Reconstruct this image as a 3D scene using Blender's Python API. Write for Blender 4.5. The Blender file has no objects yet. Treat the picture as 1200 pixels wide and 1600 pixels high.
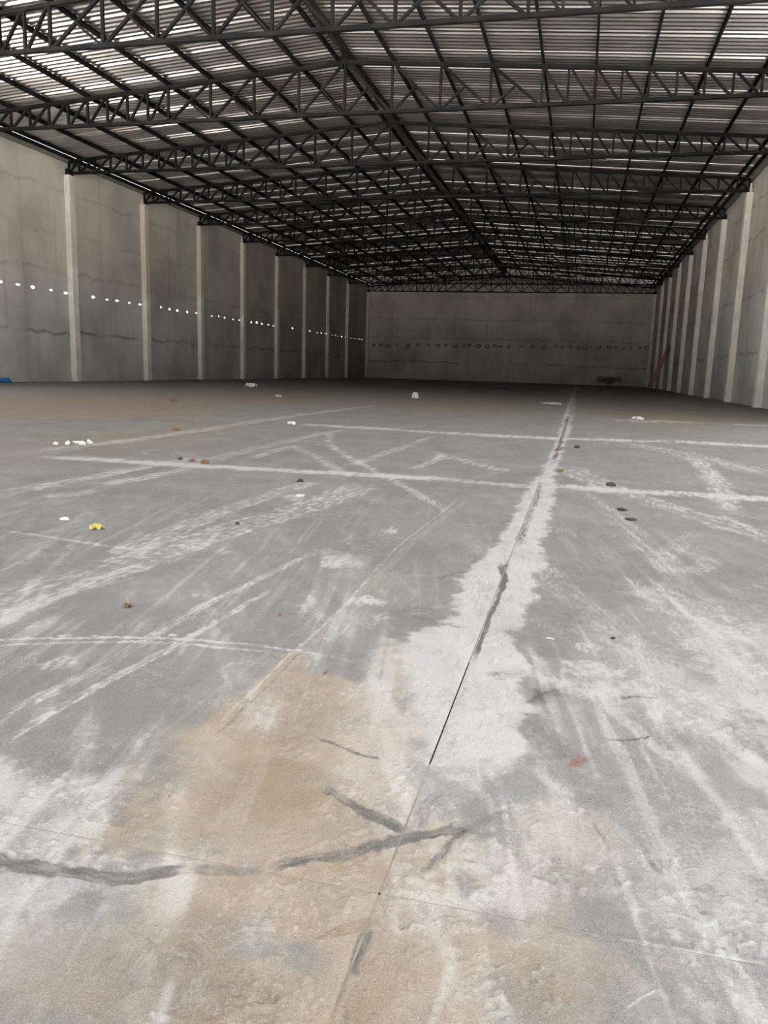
import bpy, bmesh, math, random
import numpy as np
from mathutils import Matrix, Vector

random.seed(7)
SC = bpy.context.scene
COL = SC.collection

# ------------------------------------------------------------------ camera
PITCH, YAW, ROLL, FPX, EYE = 0.1801, -0.2355, 0.0312, 1232.23, 0.9802
cp, sp, cy_, sy_ = math.cos(PITCH), math.sin(PITCH), math.cos(YAW), math.sin(YAW)
Fv = Vector((sy_ * cp, cy_ * cp, -sp)); R0 = Vector((cy_, -sy_, 0)); U0 = R0.cross(Fv)
Rv = R0 * math.cos(ROLL) + U0 * math.sin(ROLL); Uv = -R0 * math.sin(ROLL) + U0 * math.cos(ROLL)
cam_d = bpy.data.cameras.new('camera'); cam = bpy.data.objects.new('camera', cam_d); COL.objects.link(cam)
cam_d.sensor_fit = 'HORIZONTAL'; cam_d.sensor_width = 36.0; cam_d.lens = FPX / 1200.0 * 36.0
cam_d.clip_start = 0.05; cam_d.clip_end = 500
m = Matrix((Rv, Uv, -Fv)).transposed().to_4x4(); m.translation = Vector((0, 0, EYE)); cam.matrix_world = m
SC.camera = cam

# ------------------------------------------------------------------ sky, sun, exposure
world = bpy.data.worlds.new('sky'); SC.world = world; world.use_nodes = True
wn = world.node_tree.nodes; wl = world.node_tree.links; wn.clear()
w_out = wn.new('ShaderNodeOutputWorld'); w_bg = wn.new('ShaderNodeBackground'); w_sky = wn.new('ShaderNodeTexSky')
w_sky.sky_type = 'NISHITA'; w_sky.sun_disc = False; w_sky.sun_elevation = math.radians(58)
w_sky.sun_rotation = math.radians(0); w_sky.dust_density = 6.0; w_sky.air_density = 1.0; w_sky.ozone_density = 1.0
# thin bright cloud veil over the whole sky: the blue is mixed half way to white
w_mix = wn.new('ShaderNodeMix'); w_mix.data_type = 'RGBA'; w_mix.inputs[0].default_value = 0.6
w_mix.inputs[7].default_value = (1.75, 1.75, 1.72, 1)
w_mul = wn.new('ShaderNodeMix'); w_mul.data_type = 'RGBA'; w_mul.blend_type = 'MULTIPLY'; w_mul.inputs[0].default_value = 1
w_mul.inputs[7].default_value = (0.25, 0.25, 0.25, 1)
wl.new(w_sky.outputs[0], w_mul.inputs[6]); wl.new(w_mul.outputs[2], w_mix.inputs[6])
wl.new(w_mix.outputs[2], w_bg.inputs[0]); w_bg.inputs[1].default_value = 0.85; wl.new(w_bg.outputs[0], w_out.inputs[0])
sun_d = bpy.data.lights.new('sun', 'SUN'); sun = bpy.data.objects.new('sun', sun_d); COL.objects.link(sun)
sun_d.energy = 32.0; sun_d.angle = math.radians(3); sun_d.color = (1.0, 0.985, 0.955)
# the sun stands high behind the far gable, so it never looks in through the open front
sun.rotation_euler = (math.radians(-24), 0, 0); sun.location = (0, 60, 40)
SC.view_settings.view_transform = 'Standard'; SC.view_settings.look = 'None'
SC.view_settings.gamma = 1.0; SC.view_settings.use_curve_mapping = False
SC.cycles.max_bounces = 9; SC.cycles.diffuse_bounces = 7; SC.cycles.glossy_bounces = 4
SC.view_settings.exposure = 1.4

# ------------------------------------------------------------------ dimensions (metres)
XL, XR = -21.77, 6.375          # inner wall faces
XC = (XL + XR) / 2              # ridge
YB, YF = 80.68, -5.04           # back wall face, open front edge
YLW = 18.96                      # unseen left side left open up to here, an assumed gap for daylight
YRW = 18.96                      # the same assumed daylight gap on the right side
BAY, Y0 = 6.0, 30.96            # pillar spacing, near edge of the first pillar in view
SLOPE = 0.072
WALL_TOP, PILLAR_TOP, CHORD_Z = 9.10, 8.60, 8.70
RIDGE_CHORD = 10.17             # top chord axis at the ridge
ROOF_RIDGE = 10.36              # underside of the sheets at the ridge

# ------------------------------------------------------------------ helpers
def link(o, parent=None):
    COL.objects.link(o)
    if parent is not None: o.parent = parent
    return o
def mesh(name, verts, faces, mat, parent=None, smooth=False):
    me = bpy.data.meshes.new(name); me.from_pydata([tuple(v) for v in verts], [], faces); me.update()
    if mat: me.materials.append(mat)
    if smooth: me.polygons.foreach_set('use_smooth', [True] * len(me.polygons))
    return link(bpy.data.objects.new(name, me), parent)
def empty(name, loc=(0, 0, 0)):
    o = bpy.data.objects.new(name, None); o.empty_display_size = 0.3; o.location = loc; return link(o)
def tag(o, label=None, cat=None, group=None, kind=None):
    if label: o['label'] = label
    if cat: o['category'] = cat
    if group: o['group'] = group
    if kind: o['kind'] = kind
    return o
BOXF = [(0, 3, 2, 1), (4, 5, 6, 7), (0, 1, 5, 4), (1, 2, 6, 5), (2, 3, 7, 6), (3, 0, 4, 7)]
def box_vf(x0, x1, y0, y1, z0, z1):
    return [(x0, y0, z0), (x1, y0, z0), (x1, y1, z0), (x0, y1, z0), (x0, y0, z1), (x1, y0, z1), (x1, y1, z1), (x0, y1, z1)], list(BOXF)
def merge(*vfs):
    V, F = [], []
    for v, f in vfs:
        n = len(V); V += list(v); F += [tuple(i + n for i in q) for q in f]
    return V, F
def extrude(profile, a, b, axis_u, axis_v):
    """closed profile [(u, v)] swept from point a to point b"""
    a, b, u, v = Vector(a), Vector(b), Vector(axis_u), Vector(axis_v)
    n = len(profile)
    V = [a + u * p[0] + v * p[1] for p in profile] + [b + u * p[0] + v * p[1] for p in profile]
    F = [(i, (i + 1) % n, n + (i + 1) % n, n + i) for i in range(n)]
    F += [tuple(range(n - 1, -1, -1)), tuple(range(n, 2 * n))]
    return [tuple(q) for q in V], F
def channel(w, h, t):
    """U section, open upwards (+v): width w along u, height h"""
    return [(-w/2, -h/2), (w/2, -h/2), (w/2, h/2), (w/2 - t, h/2), (w/2 - t, -h/2 + t), (-w/2 + t, -h/2 + t), (-w/2 + t, h/2), (-w/2, h/2)]
ORD = ['first', 'second', 'third', 'fourth', 'fifth', 'sixth', 'seventh', 'eighth', 'ninth', 'tenth', 'eleventh', 'twelfth']

# ------------------------------------------------------------------ value noise (numpy) for the floor marks
def _hash(ix, iy, seed):
    h = (ix.astype(np.int64) * 374761393 + iy.astype(np.int64) * 668265263 + seed * 974711) & 0x7fffffff
    h = ((h ^ (h >> 13)) * 1274126177) & 0x7fffffff
    h = (h ^ (h >> 16)) & 0xffff
    return h / 65535.0
def vnoise(x, y, seed=0):
    fx, fy = np.floor(x), np.floor(y); tx, ty = x - fx, y - fy
    tx = tx * tx * (3 - 2 * tx); ty = ty * ty * (3 - 2 * ty)
    a = _hash(fx, fy, seed); b = _hash(fx + 1, fy, seed); c = _hash(fx, fy + 1, seed); d = _hash(fx + 1, fy + 1, seed)
    return (a * (1 - tx) + b * tx) * (1 - ty) + (c * (1 - tx) + d * tx) * ty
def fbm(x, y, seed=0, octs=4):
    s = np.zeros_like(x); a = 0.5; t = 0
    for i in range(octs):
        s += a * vnoise(x, y, seed + i * 17); t += a; a *= 0.55; x = x * 2.03 + 5.1; y = y * 2.03 + 3.7
    return s / t
def sstep(a, b, x):
    t = np.clip((x - a) / (b - a), 0, 1); return t * t * (3 - 2 * t)

# ------------------------------------------------------------------ materials
class NT:
    def __init__(self, name):
        self.mat = bpy.data.materials.new(name); self.mat.use_nodes = True
        self.t = self.mat.node_tree; self.t.nodes.clear()
        self.out = self.t.nodes.new('ShaderNodeOutputMaterial'); self.b = self.t.nodes.new('ShaderNodeBsdfPrincipled')
        self.t.links.new(self.b.outputs[0], self.out.inputs[0])
    def n(self, typ, ins=None, **kw):
        nd = self.t.nodes.new(typ)
        for k, v in kw.items(): setattr(nd, k, v)
        for k, v in (ins or {}).items(): self.set(nd.inputs[k], v)
        return nd
    def set(self, sock, v):
        if isinstance(v, bpy.types.NodeSocket): self.t.links.new(v, sock)
        else: sock.default_value = v
    def math(self, op, a, b=0.0, clamp=False):
        nd = self.n('ShaderNodeMath', {0: a, 1: b}, operation=op); nd.use_clamp = clamp; return nd.outputs[0]
    def mix(self, f, a, b, blend='MIX'):
        nd = self.n('ShaderNodeMix', data_type='RGBA', blend_type=blend)
        self.set(nd.inputs[0], f); self.set(nd.inputs[6], a); self.set(nd.inputs[7], b); return nd.outputs[2]
    def noise(self, vec, scale, detail=4, rough=0.55, dist=0.0):
        nd = self.n('ShaderNodeTexNoise', {'Scale': scale, 'Detail': detail, 'Roughness': rough, 'Distortion': dist})
        if vec is not None: self.set(nd.inputs['Vector'], vec)
        return nd.outputs[0]
    def vmul(self, vec, s):
        return self.n('ShaderNodeVectorMath', {0: vec, 1: s}, operation='MULTIPLY').outputs[0]
    def ramp(self, v, lo, hi, a=0.0, b=1.0):
        nd = self.n('ShaderNodeMapRange', {0: v, 1: lo, 2: hi, 3: a, 4: b}, interpolation_type='SMOOTHSTEP'); return nd.outputs[0]
    def bump(self, h, strength, dist):
        nd = self.n('ShaderNodeBump', {'Height': h, 'Strength': strength, 'Distance': dist}); self.set(self.b.inputs['Normal'], nd.outputs[0])
    def base(self, c, rough=0.8, metal=0.0, spec=0.3):
        self.set(self.b.inputs['Base Color'], c); self.set(self.b.inputs['Roughness'], rough)
        self.set(self.b.inputs['Metallic'], metal); self.b.inputs['Specular IOR Level'].default_value = spec
        return self.mat
    def pos(self): return self.n('ShaderNodeNewGeometry').outputs['Position']
def rgb(r, g, b): return (r, g, b, 1)

def wall_material(name, lines, tone_z, warm, cool, stain=None):
    """grey render thrown on in lifts: each lift line wavers and shows as a darker, broken seam"""
    k = NT(name); P = k.pos(); sx = k.n('ShaderNodeSeparateXYZ', {0: P}); z = sx.outputs[2]
    big = k.noise(P, 0.35, 4); mid = k.noise(P, 1.6, 5); fine = k.noise(P, 14, 4)
    drip = k.noise(k.vmul(P, (2.4, 2.4, 0.16)), 1.0, 4)
    wav = k.math('MULTIPLY', k.math('SUBTRACT', k.noise(k.vmul(P, (0.7, 0.7, 0.0)), 1.0, 5), 0.5), 0.7)
    zz = k.math('ADD', z, wav)
    c = k.mix(k.ramp(zz, tone_z - 0.5, tone_z + 0.9), cool, warm)
    c = k.mix(k.ramp(big, 0.35, 0.68), c, k.mix(0.5, c, rgb(0.20, 0.185, 0.16)))
    c = k.mix(k.math('MULTIPLY', k.ramp(mid, 0.48, 0.75), 0.4), c, rgb(0.44, 0.42, 0.38))
    c = k.mix(k.math('MULTIPLY', k.ramp(drip, 0.52, 0.8), 0.35), c, rgb(0.2, 0.19, 0.17))
    c = k.mix(k.math('MULTIPLY', k.ramp(fine, 0.55, 0.8), 0.18), c, rgb(0.5, 0.48, 0.44))
    tot = None
    for i, (lz, amt, wid) in enumerate(lines):
        wv = k.math('MULTIPLY', k.math('SUBTRACT', k.noise(k.vmul(k.n('ShaderNodeVectorMath', {0: P, 1: (i * 7.3, i * 3.1, 0)}, operation='ADD').outputs[0], (1.0, 1.0, 0.05)), 0.55, 6, 0.62), 0.5), 0.75)
        d = k.math('ABSOLUTE', k.math('SUBTRACT', k.math('ADD', z, wv), lz))
        ln = k.math('MULTIPLY', k.ramp(d, wid, 0.0), amt)
        br = k.ramp(k.noise(P, 0.8 + 0.13 * i, 3), 0.34, 0.58)
        ln = k.math('MULTIPLY', ln, br)
        tot = ln if tot is None else k.math('MAXIMUM', tot, ln)
    c = k.mix(tot, c, rgb(0.085, 0.082, 0.075))
    if stain:
        (px, py, pz), rad, amt = stain
        dv = k.n('ShaderNodeVectorMath', {0: k.vmul(k.n('ShaderNodeVectorMath', {0: P, 1: (px, py, pz)}, operation='SUBTRACT').outputs[0], (0.55, 1, 1.6))}, operation='LENGTH').outputs['Value']
        s = k.ramp(k.math('ADD', dv, k.math('MULTIPLY', k.math('SUBTRACT', k.noise(P, 1.3, 5), 0.5), 1.6)), rad, rad * 0.3, 0.0, amt)
        c = k.mix(s, c, rgb(0.05, 0.05, 0.045))
    k.bump(k.math('ADD', k.math('MULTIPLY', mid, 0.6), k.math('MULTIPLY', fine, 0.4)), 0.5, 0.02)
    return k.base(c, 0.92, 0, 0.15)
COOL, WARM = rgb(0.53, 0.53, 0.52), rgb(0.56, 0.525, 0.475)
M_WALL_L = wall_material('render_left', [(2.05, 0.6, 0.12), (4.58, 0.3, 0.14), (6.15, 0.18, 0.14), (7.9, 0.25, 0.12)], 4.0, WARM, COOL)
M_WALL_R = wall_material('render_right', [(2.0, 0.5, 0.1), (4.32, 0.45, 0.1), (6.62, 0.4, 0.1), (8.0, 0.4, 0.1)], 4.6, rgb(0.64, 0.60, 0.54), rgb(0.61, 0.61, 0.59))
M_WALL_B = wall_material('render_back', [(1.75, 0.75, 0.09), (4.15, 0.6, 0.08), (6.0, 0.5, 0.08), (8.2, 0.3, 0.08)], 4.1, WARM, COOL, ((2.7, 80.6, 0.55), 0.9, 0.85))

def concrete(name, a, b, spots=0.3):
    k = NT(name); P = k.pos(); orn = k.n('ShaderNodeObjectInfo').outputs['Random']
    n1 = k.noise(P, 2.2, 5); n2 = k.noise(k.vmul(P, (9, 9, 1.2)), 1.0, 4)
    c = k.mix(k.ramp(n1, 0.35, 0.65), a, b)
    z = k.n('ShaderNodeSeparateXYZ', {0: P}).outputs[2]
    lift = k.math('ADD', 3.0, k.math('MULTIPLY', orn, 2.2))
    up = k.ramp(k.math('ADD', z, k.math('MULTIPLY', n1, 0.15)), lift, k.math('ADD', lift, 0.1))
    c = k.mix(k.math('MULTIPLY', up, k.math('MULTIPLY', k.ramp(k.math('FRACT', k.math('MULTIPLY', orn, 7.7)), 0.4, 0.95), 0.45)), c, rgb(0.50, 0.39, 0.31))
    c = k.mix(k.math('MULTIPLY', k.ramp(n2, 0.5, 0.8), spots), c, rgb(0.24, 0.22, 0.2))
    k.bump(k.noise(P, 30, 4), 0.25, 0.01)
    return k.base(c, 0.9, 0, 0.2)
M_PILLAR = concrete('pale_concrete', rgb(0.70, 0.68, 0.63), rgb(0.60, 0.58, 0.53))
M_STUB = concrete('fresh_mortar', rgb(0.72, 0.70, 0.66), rgb(0.64, 0.62, 0.57), 0.1)
M_PATCH = concrete('dark_mortar', rgb(0.12, 0.118, 0.11), rgb(0.17, 0.165, 0.155), 0.2)

def steel(name, c1, c2, rough, metal):
    k = NT(name); P = k.pos(); n1 = k.noise(P, 1.3, 5); n2 = k.noise(P, 18, 3)
    c = k.mix(k.ramp(n1, 0.4, 0.7), c1, c2)
    c = k.mix(k.math('MULTIPLY', k.ramp(n2, 0.6, 0.8), 0.3), c, rgb(0.05, 0.045, 0.04))
    return k.base(c, rough, metal, 0.04)
M_STEEL = steel('black_painted_steel', rgb(0.010, 0.0105, 0.011), rgb(0.018, 0.018, 0.0175), 0.7, 0.0)
M_GUTTER = steel('dull_galvanised', rgb(0.22, 0.22, 0.21), rgb(0.30, 0.29, 0.27), 0.6, 0.3)
k = NT('galvanised_roof_sheet'); P = k.pos(); orn = k.n('ShaderNodeObjectInfo').outputs['Random']
n1 = k.noise(k.vmul(P, (0.6, 1.5, 0.6)), 1.0, 4); n2 = k.noise(P, 7, 4)
c = k.mix(k.ramp(n1, 0.35, 0.7), rgb(0.43, 0.43, 0.415), rgb(0.50, 0.475, 0.465))
c = k.mix(k.math('MULTIPLY', orn, 0.25), c, rgb(0.51, 0.42, 0.43))
c = k.mix(k.math('MULTIPLY', k.ramp(n2, 0.6, 0.85), 0.3), c, rgb(0.55, 0.54, 0.52))
M_SHEET = k.base(c, 0.30, 0.92, 0.5)

def simple(name, c, c2=None, scale=20, rough=0.8):
    k = NT(name); P = k.pos(); c2 = c2 or tuple(v * 0.6 for v in c[:3]) + (1,)
    return k.base(k.mix(k.ramp(k.noise(P, scale, 4), 0.35, 0.7), c, c2), rough, 0, 0.25)

# ================================================================== GROUND AND WALLS
gnd = mesh('ground', *box_vf(-160, 160, -160, 200, -.3, -.125), simple('bare_earth', rgb(0.50, 0.475, 0.44), rgb(0.45, 0.425, 0.39), .4))
tag(gnd, 'bare pale earth outside the building', None, kind='structure')
rng = random.Random(3)
# left wall, with the row of scaffold holes that lets daylight through
HOLE_Z = 3.77
holes = []
for kb in range(-6, 8):
    ya = Y0 + kb * BAY + .4
    offs = [.0, 1.0, 1.87, 3.0, 4.0] if kb != 0 else [.0, 1.1, 1.95, 3.0, 3.96]
    for q in offs:
        y = ya + 1.43 + q + rng.uniform(-.08, .08) * (kb > 0)
        if kb in (4, 5) and rng.random() < .45: continue
        w = rng.uniform(.2, .36); hh = rng.uniform(.08, .15)
        holes.append((y, w / 2, HOLE_Z + rng.uniform(-.03, .03), hh / 2))
holes = [(y, w, z, hh) for y, w, z, hh in holes if YLW + .3 < y < YB - .3]
WT = .2
def holed_wall(name, xin, xout, holes, mat):
    za, zb = HOLE_Z - .15, HOLE_Z + .15
    parts = [box_vf(min(xin, xout), max(xin, xout), YLW, YB + WT, -.022, za), box_vf(min(xin, xout), max(xin, xout), YLW, YB + WT, zb, WALL_TOP)]
    cur = YLW; V, F = [], []
    def prism(quad):        # quad: four (y, z) corners, counter-clockwise
        n = len(V)
        for xx in (xin, xout): V.extend([(xx, a, b) for a, b in quad])
        F.extend([(n, n+1, n+2, n+3), (n+7, n+6, n+5, n+4)] + [(n+i, n+4+i, n+4+(i+1) % 4, n+(i+1) % 4) for i in range(4)])
    for y, w, z, hh in sorted(holes):
        a, b = y - .26, y + .26
        if a < cur: continue
        prism([(cur, za), (a, za), (a, zb), (cur, zb)])
        # ragged eight-sided hole inside the square a..b, za..zb
        n = len(V); ring = []
        for i in range(8):
            t = math.pi * (i + .5) / 4 + math.pi
            ring.append((y + w * math.cos(t) * rng.uniform(.75, 1.25), z + hh * math.sin(t) * rng.uniform(.75, 1.25)))
        sq = [(a, za), (y, za), (b, za), (b, HOLE_Z), (b, zb), (y, zb), (a, zb), (a, HOLE_Z)]
        # order the ring to start at the lower left like the square
        ring = sorted(ring, key=lambda q: math.atan2(q[1] - z, q[0] - y)); sq = sorted(sq, key=lambda q: math.atan2(q[1] - HOLE_Z, q[0] - y))
        if math.atan2(sq[0][1] - HOLE_Z, sq[0][0] - y) > math.atan2(ring[0][1] - z, ring[0][0] - y) + .5: ring = ring[1:] + ring[:1]
        for xx in (xin, xout): V.extend([(xx, p, q) for p, q in sq]); V.extend([(xx, p, q) for p, q in ring])
        for i in range(8):
            j = (i + 1) % 8
            F.append((n+i, n+j, n+8+j, n+8+i)); F.append((n+16+i, n+24+i, n+24+j, n+16+j)); F.append((n+8+i, n+8+j, n+24+j, n+24+i))
        cur = b
    prism([(cur, za), (YB + WT, za), (YB + WT, zb), (cur, zb)])
    parts.append((V, F))
    o = mesh(name, *merge(*parts), mat); o['kind'] = 'structure'; return o
wl_ = holed_wall('wall_left', XL, XL - .09, holes, M_WALL_L); tag(wl_, 'left grey rendered wall with a row of bright scaffold holes')
wr_ = mesh('wall_right', *box_vf(XR, XR + WT, YRW, YB + WT, -.022, WALL_TOP), M_WALL_R); tag(wr_, 'right grey rendered wall behind the pale pillars', kind='structure')
def gable(y0, y1):
    zt = ROOF_RIDGE + .02; e = zt - SLOPE * (XR - XC)
    pr = [(XL, -.022), (XR, -.022), (XR, e), (XC, zt), (XL, e)]
    V = [(x, y0, z) for x, z in pr] + [(x, y1, z) for x, z in pr]
    return V, [(4, 3, 2, 1, 0)[::-1], (5, 6, 7, 8, 9)[::-1]] + [(i, 5 + i, 5 + (i + 1) % 5, (i + 1) % 5) for i in range(5)]
wb_ = mesh('wall_back', *gable(YB, YB + WT), M_WALL_B); tag(wb_, 'far grey rendered gable wall with a row of patched holes', kind='structure')
# patched scaffold holes of the back wall: rough rings of darker mortar
def ring_patch(r, seed):
    g = random.Random(seed); V, F = [], []; N = 10
    for rr, yy in ((1.0, 0), (.86, -.012), (.55, -.012), (.45, -.004)):
        for i in range(N):
            t = 2 * math.pi * i / N; q = r * rr * (1 + g.uniform(-.12, .12))
            V.append((q * math.cos(t), yy, q * math.sin(t) * .85))
    for a in range(3):
        for i in range(N):
            j = (i + 1) % N; F.append((a*N+i, a*N+j, (a+1)*N+j, (a+1)*N+i))
    return V, F
kinds = []
for s in range(5):
    o = mesh('hole_patch', *ring_patch(.2 + .02 * s, s), M_PATCH, wb_); kinds.append(o)
xp = XL + .75; i = 0
while xp < XR - .4:
    o = kinds[i] if i < 5 else link(kinds[i % 5].copy(), wb_)
    o.location = (xp, YB - .001, 3.50 + .012 * (xp - XC) + rng.uniform(-.06, .06)); s = rng.uniform(.7, 1.1); o.scale = (s, 1, s)
    xp += rng.choice([.6, .75, .9, 1.0, 1.15, .5]); i += 1

# ================================================================== PILLARS
PW, PD = .40, .25
def pillar(left, k):
    y = Y0 + k * BAY
    if k == 8: y = YB - PW - .005
    x = XL if left else XR; d = 1 if left else -1
    o = empty('concrete_pillar', (x, y + PW / 2, 0))
    c = .02; xa, xb = 0, PD * d; h = PW / 2
    pr = [(0, -h), (xb - c * d, -h), (xb, -h + c), (xb, h - c), (xb - c * d, h), (0, h)]
    V = [(a, b, 0) for a, b in pr] + [(a, b, PILLAR_TOP) for a, b in pr]
    F = [tuple(range(6)), tuple(range(6, 12))[::-1]] + [(i, 6 + i, 6 + (i + 1) % 6, (i + 1) % 6) for i in range(6)]
    if left: F = [f[::-1] for f in F]
    mesh('shaft', V, F, M_PILLAR, o)
    side = 'left' if left else 'right'
    if k % 2:       # mortar stub left beside the truss seat
        n = 6; r = random.Random(k * 2 + left)
        V = []; hs = [0, .12, .26, .38]; ws = [.075, .07, .045, .03]
        for hh, w in zip(hs, ws):
            for i in range(n):
                t = 2 * math.pi * i / n; V.append((d * .085 + w * math.cos(t) * r.uniform(.9, 1.1), -h + .09 + w * math.sin(t), PILLAR_TOP + hh))
        F = [(a*n+i, a*n+(i+1) % n, (a+1)*n+(i+1) % n, (a+1)*n+i) for a in range(3) for i in range(n)] + [tuple(range(3*n, 4*n))]
        s = mesh('mortar_stub', V, F, M_STUB, o); s['label'] = 'white mortar stub'
    if k >= 0:
        lab = f'{ORD[k]} pale concrete pillar on the {side} wall, counted from the picture edge' if k < 8 else f'pale concrete pillar in the far {side} corner against the back wall'
    else:
        lab = f'pale concrete pillar on the {side} wall beside the camera, {"next before" if k == -1 else "two before"} the first in view'
    tag(o, lab, 'pillar', f'pillars of the {side} wall')
for k in range(-2, 9):
    pillar(True, k); pillar(False, k)

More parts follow.
